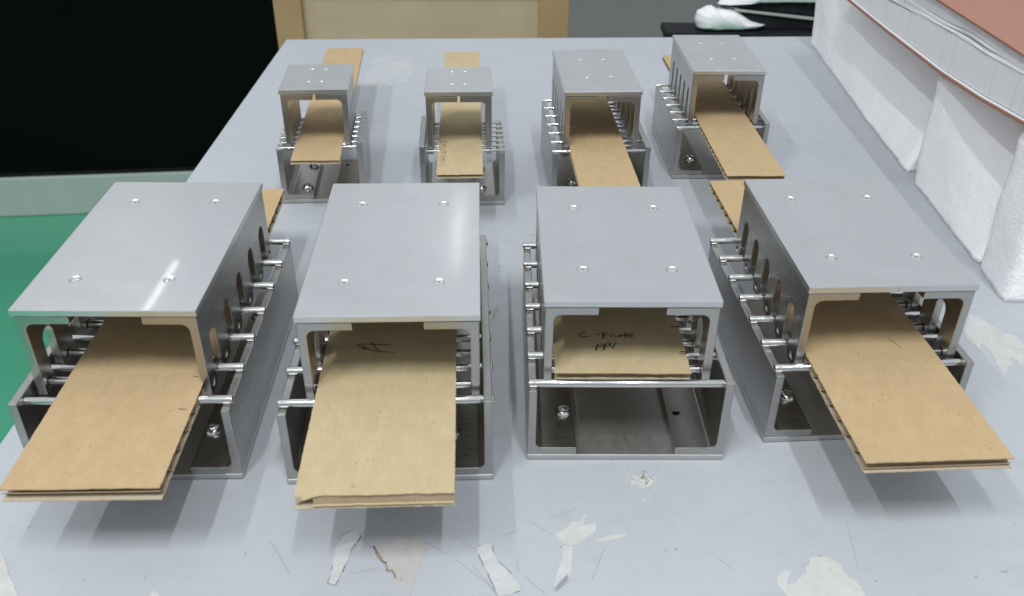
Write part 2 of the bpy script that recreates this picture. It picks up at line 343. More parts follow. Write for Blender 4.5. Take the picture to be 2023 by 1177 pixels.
# ------------------------------------------------------------------ setting
Z_FLOOR = -980
v = [(-9000, -6000, 0), (9000, -6000, 0), (9000, 6000, 0), (-9000, 6000, 0)]
tag(obj('floor', mesh_from(v, [(0, 1, 2, 3)]), M['floor'], loc=(0, 0, Z_FLOOR)), kind='structure')
v, f = box_vf(-320, 3600, 0, 60, 0, 1300)
tag(obj('wall', mesh_from(v, f), M['wall'], loc=(0, 2800, Z_FLOOR)), kind='structure')

# worktable: top sheet, edge, legs, and the bare and taped places on it
table = empty('worktable', 220, 560, Z_FLOOR, 0, 'light grey laminate worktable, scratched and patched, under all the fixtures', 'table')
def tchild(name, me, mat, z=0):
    o = obj(name, me, mat, table)
    o.location = (-220 * S, -560 * S, (z - Z_FLOOR) * S)
    return o
TOP = [(-250.2, 120), (760, 120), (760, 1048), (-251.2, 996.5)]
v, f = prism_vf(TOP, -24, 0, 'z')
bevel(tchild('tabletop', mesh_from(v, f), M['laminate']), 1.2)
for x, y in ((-200, 200), (700, 200), (700, 960), (-200, 930)):
    v, f = box_vf(x - 20, x + 20, y - 20, y + 20, Z_FLOOR, -24.2)
    tchild('leg', mesh_from(v, f), M['leg'])

def ragged(poly, step=2.2, amp=0.35, seed=0):
    """subdivide an outline and make it uneven"""
    out = []
    n = len(poly)
    for i in range(n):
        a, b = Vector(poly[i]), Vector(poly[(i + 1) % n])
        k = max(1, int((b - a).length / step))
        for j in range(k):
            p = a.lerp(b, j / k)
            q = noise.noise_vector(Vector((p.x * 0.45, p.y * 0.45, seed)))
            q2 = noise.noise_vector(Vector((p.x * 1.7, p.y * 1.7, seed + 3)))
            out.append((p.x + amp * (q.x + 0.45 * q2.x), p.y + amp * (q.y + 0.45 * q2.y)))
    return out

def sheet(poly, z0, z1):
    bm = bmesh.new()
    vs = [bm.verts.new((p[0] * S, p[1] * S, z1 * S)) for p in poly]
    fc = bm.faces.new(vs)
    ext = bmesh.ops.extrude_face_region(bm, geom=[fc])
    for e in ext['geom']:
        if isinstance(e, bmesh.types.BMVert): e.co.z = z0 * S
    bmesh.ops.recalc_face_normals(bm, faces=bm.faces)
    bmesh.ops.triangulate(bm, faces=[q for q in bm.faces if len(q.verts) > 4])
    me = bpy.data.meshes.new('m'); bm.to_mesh(me); bm.free()
    return me

for i, (k, nm, mt, amp, lab) in enumerate([
        ('right', 'bare_patch', 'cream', 0.9, 'cream bare patch beside the rightmost front fixture'),
        ('pink', 'bare_patch', 'pink', 0.5, 'pinkish brown bare patch with a crumbled dark edge'),
        ('cream', 'bare_patch', 'cream', 0.5, 'small cream bare patch with a narrow tail'),
        ('front', 'bare_patch', 'cream', 0.8, 'large cream bare patch at the front edge of the view'),
        ('streak', 'bare_patch', 'cream', 0.3, 'thin white scuff'),
        ('back', 'bare_patch', 'faint', 4.0, 'wide faint cream rubbed area beside the leftmost back fixture'),
        ('edge', 'bare_patch', 'faint', 1.0, 'faint rubbed spot near the back left edge'),
        ('edge2', 'bare_patch', 'faint', 0.8, 'small faint rubbed spot near the left edge'),
        ('corner', 'bare_patch', 'cream', 0.3, 'white sheet edge in the near left corner'),
        ('tri', 'bare_patch', 'cream', 0.3, 'small pale pointed chip'),
        ('tapeC', 'tape_strip', 'tape', 0.2, 'crinkled strip of dull tape, leftmost'),
        ('tapeD', 'tape_strip', 'tape', 0.3, 'wide strip of dirty-edged tape')]):
    z = 0.12 if mt != 'tape' else 0.22
    me = sheet(ragged(PATCH[k], 0.9 if k != 'back' else 4, amp, i * 3.1), 0.02, z + 0.011 * i)
    o = tchild(nm, me, M[mt]); o['label'] = lab
# dirt line round the tape strips
def ribbon(lines, w, z, close=False):
    V, F = [], []
    for L in lines:
        P = [Vector(p) for p in L]
        if close: P.append(P[0])
        base = len(V)
        for i, p in enumerate(P):
            d = (P[min(i + 1, len(P) - 1)] - P[max(i - 1, 0)])
            d = d.normalized() if d.length > 0 else Vector((1, 0))
            nrm = Vector((-d.y, d.x)); ww = w * (0.55 + 0.45 * math.sin(3.1 * i + len(L))) if len(P) > 2 else w
            ww = max(ww, 0.45 * w)
            V += [(*(p + nrm * ww / 2), z), (*(p - nrm * ww / 2), z)]
        for i in range(len(P) - 1):
            a = base + 2 * i
            F.append((a, a + 1, a + 3, a + 2))
    return mesh_from(V, F)
def smoothline(L, k=5):
    """Catmull-Rom through the points"""
    if len(L) < 3: return L
    P = [Vector(p) for p in L]; P = [2 * P[0] - P[1]] + P + [2 * P[-1] - P[-2]]
    out = []
    for i in range(1, len(P) - 2):
        for j in range(k):
            t = j / k
            a, b, c, d = P[i - 1], P[i], P[i + 1], P[i + 2]
            out.append(tuple(0.5 * (2 * b + (c - a) * t + (2 * a - 5 * b + 4 * c - d) * t * t + (3 * b - a - 3 * c + d) * t ** 3)))
    out.append(tuple(P[-2]))
    return out
for k in ('tapeC', 'tapeD'):
    pts = ragged(PATCH[k], 0.8, 0.5, 5); runs = [[]]
    for p in pts:
        if noise.noise(Vector((p[0] * 0.16, p[1] * 0.16, 2))) > 0.02: runs[-1].append(p)
        elif runs[-1]: runs.append([])
    o = tchild('tape_dirt', ribbon([q for q in runs if len(q) > 2], 0.5, 0.36), M['dirt'])
for L in SCRATCH:
    tchild('scratch', ribbon([ragged(smoothline(L), 3, 0.25, 2)[:-1] if False else smoothline(L)], 0.34, 0.07), M['scratch'])
# creases of the crinkled tape
cx = PATCH['tapeC']
V, F = [], []
for t in (0.10, 0.16, 0.21, 0.27):
    a = Vector(cx[13]).lerp(Vector(cx[12]), t * 2); b = Vector(cx[3]).lerp(Vector(cx[4]), t * 2 + 0.1)
    d = (b - a); nn = Vector((-d.y, d.x)).normalized() * 0.7
    q = len(V); V += [(*(a - nn), 0.2), (*(b - nn), 0.2), (*(b + nn), 0.2), (*(a + nn), 0.2), (*a, 1.3), (*b, 1.1)]
    F += [(q, q + 1, q + 5, q + 4), (q + 3, q + 4, q + 5, q + 2), (q, q + 4, q + 3), (q + 1, q + 2, q + 5)]
tchild('tape_crease', mesh_from(V, F), M['tape'])
# the tape strip whose end has lifted and curled
P = PATCH['tapeE']
tchild('tape_strip', sheet(ragged(P[:5] + P[6:], 2, 0.25, 9), 0.02, 0.3), M['tape'])['label'] = 'strip of tape with its near end curled up'
a, b = Vector(P[4]), Vector(P[5]); c2 = Vector(P[3])
curl = [(a, 0.3), (a + (c2 - a) * 0.35, 2.6), (a + (c2 - a) * 0.1, 4.4)]
V = []; F = []
for (p, z) in curl:
    V += [(p.x, p.y, z), (b.x + (p - a).x * 0.5, b.y + (p - a).y * 0.5, z * 0.8)]
for i in range(2): F.append((2 * i, 2 * i + 1, 2 * i + 3, 2 * i + 2))
o = tchild('tape_curl', mesh_from(V, F), M['tape'])
md = o.modifiers.new('t', 'SOLIDIFY'); md.thickness = 0.25 * S
# a loose end of tape standing up beside the second cradle
V = []
for k in range(7):
    t = k / 6
    V += [(-13.6 + 5.6 * t, 452 + 6.5 * t, 0.2 + 6 * t * t), (-13.2 + 5.4 * t, 444 + 13 * t, 0.1 + 4.5 * t * t)]
o = tchild('tape_curl', mesh_from(V, [(2 * k, 2 * k + 1, 2 * k + 3, 2 * k + 2) for k in range(6)]), M['tape'])
o.modifiers.new('t', 'SOLIDIFY').thickness = 0.2 * S
# crusty residue in front of the base that stands open: many small flakes
cen = Vector((sum(p[0] for p in PATCH['speck']) / len(PATCH['speck']), sum(p[1] for p in PATCH['speck']) / len(PATCH['speck'])))
def flakes(count, sig, size, off=(0, 0)):
    V, F = [], []
    for i in range(count):
        r = abs(rnd.gauss(0, sig)); t = rnd.uniform(0, 6.28)
        p = cen + Vector((r * math.cos(t) + off[0], 1.3 * r * math.sin(t) + off[1]))
        s = rnd.uniform(0.3, 1.0) * size * (1.3 if r < sig else 0.8); k = 6
        h = rnd.uniform(0.12, 0.5); q = len(V); ph = rnd.uniform(0, 6)
        for j in range(k):
            rr = s * rnd.uniform(0.5, 1.2)
            V.append((p.x + rr * math.cos(ph + j * 6.283 / k), p.y + rr * math.sin(ph + j * 6.283 / k), 0.05))
        V.append((p.x, p.y, h)); F += [(q + j, q + (j + 1) % k, q + k) for j in range(k)]
    return mesh_from(V, F)
tag(tchild('residue_flakes', flakes(150, 5.0, 1.0), M['crud']), 'crusty white residue in front of an open cradle', kind='stuff')
tag(tchild('residue_crumbs', flakes(80, 1.9, 0.7, (1.4, 0.8)), M['brown_crud']), 'brown crumbs in the middle of the white residue', kind='stuff')
tchild('crumbled_edge', ribbon([ragged(PATCH['pink'][7:15], 0.7, 1.0, 3)[:-12]], 0.95, 0.42), M['brown_crud'])
# dark specks
V, F = [], []
for i in range(170):
    x = rnd.uniform(-230, 300); y = 240 + (rnd.random() ** 1.6) * 640; s = rnd.uniform(0.15, 0.5) * (1 if y < 420 else 1.2); q = len(V)
    e = rnd.uniform(1, 3); t = rnd.uniform(0, 3.14)
    for j in range(5):
        u_, w_ = s * e * math.cos(j * 1.257), s * math.sin(j * 1.257)
        V.append((x + u_ * math.cos(t) - w_ * math.sin(t), y + u_ * math.sin(t) + w_ * math.cos(t), 0.06))
    F.append(tuple(range(q, q + 5)))
tag(tchild('grime_specks', mesh_from(V, F), M['scratch']), 'scattered dark grime specks', kind='stuff')

# ------------------------------------------------------------------ fixtures
def rod_mesh(length, r):
    c = min(0.6, r * 0.45)
    pr = [(0, 0), (r - c, 0), (r - 0.3 * c, 0.3 * c), (r, c), (r, length - c), (r - 0.3 * c, length - 0.3 * c), (r - c, length), (0, length)]
    v, f = lathe_vf(pr, 20)
    me = mesh_from([(z, x, y) for x, y, z in v], f, smooth=True)     # lies along x
    me.set_sharp_from_angle(angle=math.radians(50))
    return me

def l_profile(w, h, t, r, up):
    """angle section: corner at (0,0), foot to +x, leg to +z (up) or -z"""
    pts = [(0, 0), (w, 0), (w, t)]
    for i in range(7):
        a = math.pi * 1.5 - (math.pi / 2) * i / 6
        pts.append((t + r + r * math.cos(a), t + r + r * math.sin(a)))
    pts += [(t, h), (0, h)]
    return [(x, z if up else -z) for x, z in pts]

def button_screw(r):
    prof = [(0, 0.25 * r), (0.42 * r, 0.25 * r), (0.50 * r, 0.66 * r), (0.62 * r, 0.64 * r), (0.8 * r, 0.5 * r), (0.93 * r, 0.3 * r), (r, 0.1 * r), (r, -0.05 * r)]
    v, f = lathe_vf(prof, 24)
    # hexagonal socket: square the two inner rings to six sides
    out = []
    for x, y, z in v:
        rr = math.hypot(x, y)
        if 1e-6 < rr < 0.51 * r:
            a = math.atan2(y, x) % (math.pi / 3) - math.pi / 6
            k = math.cos(math.pi / 6) / math.cos(a) * 1.08
            x, y = x * k, y * k
        out.append((x, y, z))
    me = mesh_from(out, f, smooth=True); me.set_sharp_from_angle(angle=math.radians(35))
    return me
SCREW = button_screw(4.1)
def flat_screw(r, socket):
    if socket: prof = [(0, -1.3), (0.34 * r, -1.3), (0.36 * r, -0.45), (0.80 * r, -0.35), (0.98 * r, -0.5), (0.98 * r, -1.6)]
    else: prof = [(0, -0.12), (0.6 * r, -0.16), (0.90 * r, -0.32), (0.98 * r, -0.6), (0.98 * r, -1.6)]
    me = mesh_from(*lathe_vf(prof, 20), smooth=True); me.set_sharp_from_angle(angle=math.radians(40))
    return me

TB = 4.0       # thickness of the angle sections
def build_fixture(i, g):
    half = g['Wb'] / 2; zr = g['zr']; r = g['r']
    base = empty('rod_cradle', g['x'], g['y'], 0, g['th'], g['lab_base'], 'rod cradle', 'open steel cradles with cross rods')
    v, f = box_vf(-half, half, 0, g['Db'], 0.45, 3.2)  # underside lifted just off the table so a dark contact line shows
    bevel(obj('base_plate', mesh_from(v, f), M['floor_plate'], base), 0.45)
    fl = g['fl']
    for side in (-1, 1):
        top = g['Ht'] if side == g['tall'] else g['Hs']
        prof = l_profile(fl, top - 3.3, TB, 3.4, True)
        v, f = prism_vf([(side * (-half + 0.25) * -1 - side * x, z + 3.3) for x, z in prof], 0.35, g['Db'] - 0.35, 'y')
        me = mesh_from(v, f)
        for hx, hy in g['holes']:
            if (hx > 0) == (side > 0):
                hv, hf = lathe_vf([(0, 2), (1.75, 2), (1.75, 9), (0, 9)], 16)
                me = cut(me, mesh_from([(a + hx, b + hy, c) for a, b, c in hv], hf))
        o = obj('angle_bracket', me, M['mill'], base); bevel(o, 0.45)
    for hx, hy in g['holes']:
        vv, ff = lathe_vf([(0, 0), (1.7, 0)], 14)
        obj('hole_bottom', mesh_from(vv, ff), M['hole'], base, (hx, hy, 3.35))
    for sx, sy in g['bscrews']:
        obj('screw', SCREW, M['screw'], base, (sx, sy, 3.3 + TB), (0, 0, rnd.uniform(0, 1)))
    # lower rods: laid over the low wall, let into the tall one
    x_low = -g['tall'] * (half + 0.2); x_tall = g['tall'] * (half + 0.5)
    rm = rod_mesh(abs(x_tall - x_low), r)
    for k in range(7):
        obj('rod', rm, M['rod'], base, (min(x_low, x_tall) + rnd.uniform(-0.3, 0.3), g['y0'] + k * g['P'], zr + rnd.uniform(-0.1, 0.1)))

    # upper half: plate with two slotted angles
    c, s = math.cos(g['th']), math.sin(g['th'])
    lx, ly = g['ox'], g['oy'] + g['Dp'] / 2
    cx, cy = g['x'] + c * lx - s * ly, g['y'] + s * lx + c * ly
    rz = g['th'] + g['ph']
    cover = empty('slotted_hood', cx, cy, g['Hl'], rz, g['lab_cover'], 'steel hood', 'slotted steel hoods with flat tops')
    dz = -g['Hl']
    w2, d2 = g['Wp'] / 2, g['Dp'] / 2
    v, f = box_vf(-w2, w2, -d2, d2, g['Hp'] - 3.2, g['Hp'])
    me = mesh_from(v, f)
    cones = []
    for sx, sy in g['tscrews']:
        R = g['sr']
        cv, cf = lathe_vf([(0, -2.2), (R * 0.98, -2.2), (R, -0.55), (R + 0.38, 0.05), (R + 0.38, 1), (0, 1)], 20)
        cones.append(([(a + sx, b + sy, z + g['Hp']) for a, b, z in cv], cf))
    nt = g.get('notch')
    if nt is not None:
        cones.append(box_vf(nt - 0.45, nt + 0.45, -d2 - 1, -d2 + 0.35, g['Hp'] - 4, g['Hp'] + 1))
    me = cut(me, mesh_from(*join_vf(cones)))
    o = obj('top_plate', me, M['plate_worn' if i == 2 else 'plate'], cover, (0, 0, dz)); bevel(o, 0.42, 2, 40)
    for q, (sx, sy) in enumerate(g['tscrews']):
        obj('screw', FLATS[(i + q) % 3 != 0][g['sr']], M['screw'], cover, (sx, sy, g['Hp'] + dz + 0.05))
    top = g['Hp'] - 3.75
    # cutter: slots over the lower rods, chamfered finger tips, pin holes
    def to_loc(y): return y - ly
    cp = []
    ys = [to_loc(g['y0'] + k * g['P']) for k in range(7)]
    sw = g['slot'] / 2; zt = g['zslot']; big = 60
    edges = [-d2] + sum([[ys[k] - sw, ys[k] + sw] for k in range(1, 6)], []) + [d2]
    for k in range(1, 6):
        y = ys[k]
        arc = [(y + sw * math.cos(a), zt - sw + sw * math.sin(a)) for a in [math.pi * j / 10 for j in range(11)]]
        ch = min(2.2, (g['P'] - g['slot']) * 0.24)
        poly = [(y - sw - ch, g['Hl'] - 1.0), (y - sw - ch, g['Hl'] + 0.0), (y - sw, g['Hl'] + 1.6 * ch)] + arc[::-1] + [(y + sw, g['Hl'] + 1.6 * ch), (y + sw + ch, g['Hl']), (y + sw + ch, g['Hl'] - 1.0)]
        cp.append(prism_vf(poly, -big, big, 'x'))
    hy = [(edges[2 * k] + edges[2 * k + 1]) / 2 for k in range(6)]
    hr = r + 0.25
    for y in hy:
        cv, cf = lathe_vf([(0, -big), (hr, -big), (hr, big), (0, big)], 14)
        cp.append(([(z, x + y, yy + zr) for x, yy, z in cv], cf))
    cme = join_vf(cp)
    for side in (-1, 1):
        prof = l_profile(g['tfl'], top - g['Hl'], TB, 3.6, False)
        v, f = prism_vf([(side * (w2 - 0.7) - side * x, z + top) for x, z in prof], -d2 + 0.7, d2 - 0.7, 'y')
        me = cut(mesh_from(v, f), mesh_from(*cme))
        o = obj('slotted_bracket', me, M['steel'], cover, (0, 0, dz)); bevel(o, 0.38, 2, 40)
    um = rod_mesh(2 * w2 - 2.4, r)
    for y in hy:
        obj('rod', um, M['rod'], cover, (-w2 + 1.2, y, zr + dz))

    # the board threaded on the rods
    b = g['board']
    st = empty('cardboard_strip', *[g['x'] + c * b['cx'] - s * (b['y0'] + b['y1']) / 2, g['y'] + s * b['cx'] + c * (b['y0'] + b['y1']) / 2], zr - b['h'], g['th'] + b.get('yaw', 0), g['lab_strip'], 'cardboard', 'corrugated cardboard strips threaded on the rods')
    L = (b['y1'] - b['y0']) / 2; w = b['w'] / 2; h = b['h']; tl = b['tl']
    crush = b.get('crush')
    def zoff(x, y):
        z = 0.25 * noise.noise(Vector((x * 0.05, y * 0.03, i))) + 0.10 * noise.noise(Vector((x * 0.02, y * 0.3, i + 7)))
        if g['P'] > 12: z += (0.05 + 0.03 * noise.noise(Vector((x * 0.06, y * 0.05, 3)))) * math.cos(4 * math.pi * (y + (b['y0'] + b['y1']) / 2 - g['y0']) / g['P'])
        return z
    def cr(x, y):
        if not crush: return 0
        d = math.hypot((x + w) / 9, (y + L) / 5)
        return max(0, 1 - d) * h * 1.1
    nx, ny = 26, 170
    rg = b.get('rag', 0.35)
    def grid(z0, z1, flip, pale, front=0):
        V, F = [], []
        for z in (z0, z1):
            for a in range(nx + 1):
                for q in range(ny + 1):
                    x = -w + 2 * w * a / nx; y = -L + 2 * L * q / ny
                    if q == 0: y += front + rg * (noise.noise(Vector((x * 0.55, i * 3, z0))) + 0.6 * noise.noise(Vector((x * 2.1, i, z0))))
                    if q == ny: y += rg * noise.noise(Vector((x * 0.6, i * 5, z0)))
                    if a in (0, nx): x += 0.35 * noise.noise(Vector((a, y * 0.35, i))) + 0.15 * noise.noise(Vector((a, y * 1.6, i)))
                    V.append((x, y, z + zoff(x, y) - (cr(x, y) if not flip else 0)))
        n1 = (nx + 1) * (ny + 1)
        idx = lambda a, q, k: k * n1 + a * (ny + 1) + q
        for a in range(nx):
            for q in range(ny):
                F.append((idx(a, q, 0), idx(a, q + 1, 0), idx(a + 1, q + 1, 0), idx(a + 1, q, 0)))
                F.append((idx(a, q, 1), idx(a + 1, q, 1), idx(a + 1, q + 1, 1), idx(a, q + 1, 1)))
        for q in range(ny):
            F.append((idx(0, q, 0), idx(0, q, 1), idx(0, q + 1, 1), idx(0, q + 1, 0)))
            F.append((idx(nx, q, 0), idx(nx, q + 1, 0), idx(nx, q + 1, 1), idx(nx, q, 1)))
        for a in range(nx):
            F.append((idx(a, 0, 0), idx(a + 1, 0, 0), idx(a + 1, 0, 1), idx(a, 0, 1)))
            F.append((idx(a, ny, 0), idx(a, ny, 1), idx(a + 1, ny, 1), idx(a + 1, ny, 0)))
        me = mesh_from(V, F, smooth=True); me.set_sharp_from_angle(angle=math.radians(40))
        return me
    km = M[b['mat']]
    obj('top_liner', grid(2 * h - tl, 2 * h, False, False), km, st)
    obj('bottom_liner', grid(0, tl, True, True, b.get('lip', -0.6)), M['flute_pale'], st)
    # fluting
    p = g['P'] / 2; A = h - tl - 0.2; tm = 0.32 if h > 2 else 0.22
    per = 12
    ym = (b['y0'] + b['y1']) / 2
    nst = int(2 * (L - 0.4) / p * per)
    V, F = [], []
    for q in range(nst + 1):
        y = -L + 0.4 + q * p / per
        phs = 2 * math.pi * (y + ym - g['y0']) / p
        zz = h + A * math.cos(phs) * (1.0 + 0.05 * math.sin(y))
        sl = -A * 2 * math.pi / p * math.sin(phs); nn = math.hypot(1, sl)
        for k in (-1, 1):
            for x in (-w + 0.25, w - 0.25):
                V.append((x, y - k * tm / 2 * sl / nn, zz + k * tm / 2 / nn - 0.5 * cr(x, y)))
    for q in range(nst):
        a = 4 * q; e = a + 4
        F += [(a, e, e + 1, a + 1), (a + 2, a + 3, e + 3, e + 2), (a, a + 2, e + 2, e), (a + 1, e + 1, e + 3, a + 3)]
    F += [(0, 1, 3, 2), (4 * nst, 4 * nst + 2, 4 * nst + 3, 4 * nst + 1)]
    obj('fluting', mesh_from(V, F, smooth=False), M['flute'], st)
    if b.get('torn'):
        for (x0, x1, z0) in b['torn']:
            V = []; nn = 14
            for q in range(nn + 1):
                x = x0 + (x1 - x0) * q / nn
                j = 0.25 * noise.noise(Vector((x * 1.7, i, z0)))
                V += [(x, -L - 0.3 + j, z0 + h * 2 * 0.42 + 2 * j), (x, -L - 0.75 + j, z0)]
            obj('torn_edge', mesh_from(V, [(2 * q, 2 * q + 1, 2 * q + 3, 2 * q + 2) for q in range(nn)]), M['flute_pale'], st).modifiers.new('t', 'SOLIDIFY').thickness = 0.25 * S
    if b.get('wall'):
        for (x0, x1) in b['wall']:
            V, V2 = [], []; nn = 40
            for q in range(nn + 1):
                x = x0 + (x1 - x0) * q / nn
                j = 0.3 * noise.noise(Vector((x * 0.9, i, 4))) + 0.15 * noise.noise(Vector((x * 3, i, 4)))
                V += [(x, -L + 0.7, 2 * h - tl), (x, -L - 0.1 + j, 2.1)]
                V2 += [(x, -L + 0.6, 2.0), (x, -L - 1.1 + 1.5 * j, 1.75)]
            fs = [(2 * q, 2 * q + 1, 2 * q + 3, 2 * q + 2) for q in range(nn)]
            obj('fluting_wall', mesh_from(V, fs), M['flute'], st).modifiers.new('t', 'SOLIDIFY').thickness = 0.3 * S
            obj('inner_liner', mesh_from(V2, fs), M['kraft_pale'], st).modifiers.new('t', 'SOLIDIFY').thickness = 0.35 * S
    # handwriting
    if i in WRITE:
        cc, ss = math.cos(-b.get('yaw', 0)), math.sin(-b.get('yaw', 0))
        lines = []
        for Ln in WRITE[i]:
            lines.append(smoothline([(cc * (x - b['cx']) - ss * (y - ym), ss * (x - b['cx']) + cc * (y - ym)) for x, y in Ln], 6))
        me = ribbon(lines, g.get('pen', 0.55), 0)
        for vv in me.vertices:
            x, y = vv.co.x / S, vv.co.y / S
            vv.co.z = (2 * h + zoff(x, y) + 0.13) * S
        obj(g['wname'], me, M['ink'] if g.get('wmat', 'ink') == 'ink' else M['pencil'], st)
    return base, cover, st

FLATS = {True: {}, False: {}}
for R in (2.35, 1.6):
    FLATS[True][R] = flat_screw(R, True); FLATS[False][R] = flat_screw(R, False)
SC_A = [(-21.5, 40.2), (21, 40.0), (-21.5, -38.0), (21.2, -38.0)]
SC_C = [(-20.8, 32.5), (21, 32.8), (-20.5, -30.4), (21.1, -30.6)]
SC_B = [(-8.7, 21.0), (9, 21.6), (-8.4, -18.3), (9.1, -17.3)]
SC_E = [(-5.0, 15.6), (4.5, 15.3), (-4.8, -11.4), (4.3, -11.0)]
def bs(x, y, D): return [(-x, y), (x, y), (-x, D - y), (x, D - y)]
FX = {
 1: dict(x=-173.3, y=311.4, th=.030, Wb=96.7, Db=154, Hs=41.0, Ht=45.6, tall=-1, ox=-1.76, oy=15.1, ph=-.0191, Wp=80.8, Dp=128.2, Hp=85.1, y0=6.6, P=24.2, r=1.95,
         tscrews=SC_A, sr=2.35, bscrews=bs(29.3, 26, 154), holes=[], slot=9.8, zslot=65.5,
         board=dict(cx=2.4, w=62.4, y0=-52, y1=216, h=3.0, tl=0.5, mat='kraft', yaw=.003, rag=0.25), wname='pen_tick', pen=0.35,
         lab_base='open steel rod cradle at far left of the front row, low rail on the right',
         lab_cover='steel hood at far left of the front row with a thin light streak on top',
         lab_strip='blank thick cardboard strip of the leftmost front fixture, reaching the left picture edge'),
 2: dict(x=-55.8, y=311.8, th=.0482, Wb=95.9, Db=154.5, Hs=41.5, Ht=46.6, tall=1, ox=3.58, oy=11.0, ph=-.0093, Wp=80.1, Dp=131.6, Hp=86.0, y0=6.5, P=24.0, r=1.95,
         tscrews=SC_A, sr=2.35, bscrews=bs(29, 26, 154), holes=[], slot=9.8, zslot=66,
         board=dict(cx=.2, w=62.4, y0=-54.5, y1=205, h=3.1, tl=0.5, mat='kraft_pale', yaw=0, crush=True, rag=0.5, lip=-1.0, wall=[(-24, 31)]), wname='handwriting', pen=0.85,
         lab_base='open steel rod cradle mostly covered by the strip marked A',
         lab_cover='steel hood over the strip marked A, smeared bright patch on its top',
         lab_strip='pale cardboard strip marked A with a crushed near corner'),
 3: dict(x=55.2, y=328.5, th=.0119, Wb=94.9, Db=133.8, Hs=41.6, Ht=46.0, tall=1, ox=-1.25, oy=9.7, ph=.0021, Wp=79.6, Dp=116.9, Hp=84.8, y0=4.4, P=21.5, r=1.9,
         tscrews=SC_C, sr=2.35, bscrews=[(-28.7, 26.8), (-28.5, 107), (28.5, 107)], holes=[(28.2, 26.8)], slot=9.2, zslot=65.5,
         board=dict(cx=-3.1, w=63.4, y0=9.0, y1=185, h=2.6, tl=0.5, mat='kraft_pale', yaw=0, rag=0.4, lip=-0.9, torn=[(-31, 31, 0.4)]), wname='handwriting', pen=0.85,
         lab_base='open steel rod cradle whose floor, button screw and bare hole face the camera',
         lab_cover='steel hood over the strip reading C-Flute PP4',
         lab_strip='short cardboard strip reading C-Flute PP4, ending behind the front rod'),
 4: dict(x=172.6, y=345.0, th=.0681, Wb=95.6, Db=128.8, Hs=41.0, Ht=45.5, tall=1, ox=3.67, oy=8.1, ph=-.0175, Wp=79.4, Dp=114.6, Hp=84.7, y0=4.9, P=20.6, r=1.9,
         tscrews=SC_C, sr=2.35, bscrews=bs(28.7, 26, 128.8), holes=[], slot=9.0, zslot=65.3, notch=1.5,
         board=dict(cx=1.2, w=63.0, y0=-64.3, y1=205, h=2.6, tl=0.5, mat='kraft', yaw=-.006, rag=0.35), wname='stray_hair', pen=0.3,
         lab_base='open steel rod cradle at the right of the front row, nearest the foam',
         lab_cover='steel hood at the right of the front row with its slotted side facing left',
         lab_strip='cardboard strip angled to the lower right, stray hair on its top'),
 5: dict(x=-137.7, y=599.7, th=.0757, Wb=60.9, Db=61.6, Hs=42.2, Ht=46.6, tall=1, ox=-.37, oy=4.0, ph=-.0023, Wp=46.9, Dp=54.1, Hp=84.5, y0=2.4, P=9.25, r=0.72,
         tscrews=SC_E, sr=1.6, bscrews=[(-12.8, 11.3), (-12.4, 49)], holes=[(12.6, 51)], slot=2.6, zslot=68.5, notch=1.0,
         board=dict(cx=-.2, w=33.4, y0=-23, y1=227, h=1.25, tl=0.32, mat='kraft', yaw=0, rag=0.4), wname='x',
         lab_base='small steel rod cradle with two screws showing, leftmost in the back row',
         lab_cover='small steel hood leftmost in the back row, nearest the dark cabinet',
         lab_strip='narrow thin cardboard strip through the leftmost back fixture'),
 6: dict(x=-36.2, y=597.1, th=.0582, Wb=60.8, Db=60.9, Hs=41.7, Ht=46.4, tall=-1, ox=-1.34, oy=4.2, ph=-.0099, Wp=46.8, Dp=51.9, Hp=84.8, y0=2.4, P=8.7, r=0.72,
         tscrews=SC_E, sr=1.6, bscrews=[(13.2, 13.2), (13.2, 48), (-13.2, 48)], holes=[], slot=2.5, zslot=68.5, notch=0.2,
         board=dict(cx=-.2, w=31.2, y0=-39.8, y1=224, h=1.25, tl=0.32, mat='kraft_pale', yaw=-.012, rag=0.6), wname='handwriting', pen=0.5, wmat='pencil',
         lab_base='small steel rod cradle under the strip with sideways pencil writing',
         lab_cover='small steel hood over the strip with sideways pencil writing',
         lab_strip='narrow pale cardboard strip with pencil writing running down its left edge'),
 7: dict(x=62.7, y=600.0, th=.0508, Wb=70.3, Db=105, Hs=41.2, Ht=45.4, tall=1, ox=-.76, oy=5.6, ph=.0088, Wp=54.5, Dp=93.4, Hp=84.5, y0=1.8, P=17.0, r=1.0,
         tscrews=SC_B, sr=1.6, bscrews=bs(17.3, 24, 105), holes=[], slot=4.6, zslot=67,
         board=dict(cx=-2.8, w=40.0, y0=-72, y1=150, h=1.9, tl=0.4, mat='kraft', yaw=.004, rag=0.3), wname='x',
         lab_base='steel rod cradle directly behind the hood over the C-Flute strip',
         lab_cover='steel hood in the back row directly behind the one over the C-Flute strip',
         lab_strip='medium cardboard strip cut off by the top of the C-Flute fixture'),
 8: dict(x=158.3, y=647.3, th=.0352, Wb=70.2, Db=100.9, Hs=40.5, Ht=45.4, tall=1, ox=.74, oy=6.0, ph=-.0062, Wp=54.6, Dp=89.2, Hp=84.0, y0=3.2, P=15.5, r=1.0,
         tscrews=SC_B, sr=1.6, bscrews=bs(17.6, 21, 100.9), holes=[], slot=4.4, zslot=67,
         board=dict(cx=2.3, w=40.0, y0=-87, y1=171, h=1.9, tl=0.4, mat='kraft', yaw=0, rag=0.3), wname='x',
         lab_base='steel rod cradle rightmost in the back row with one screw showing',
         lab_cover='steel hood rightmost in the back row, hiding part of the table back edge',
         lab_strip='medium cardboard strip of the rightmost back fixture, pointing lower right'),
}
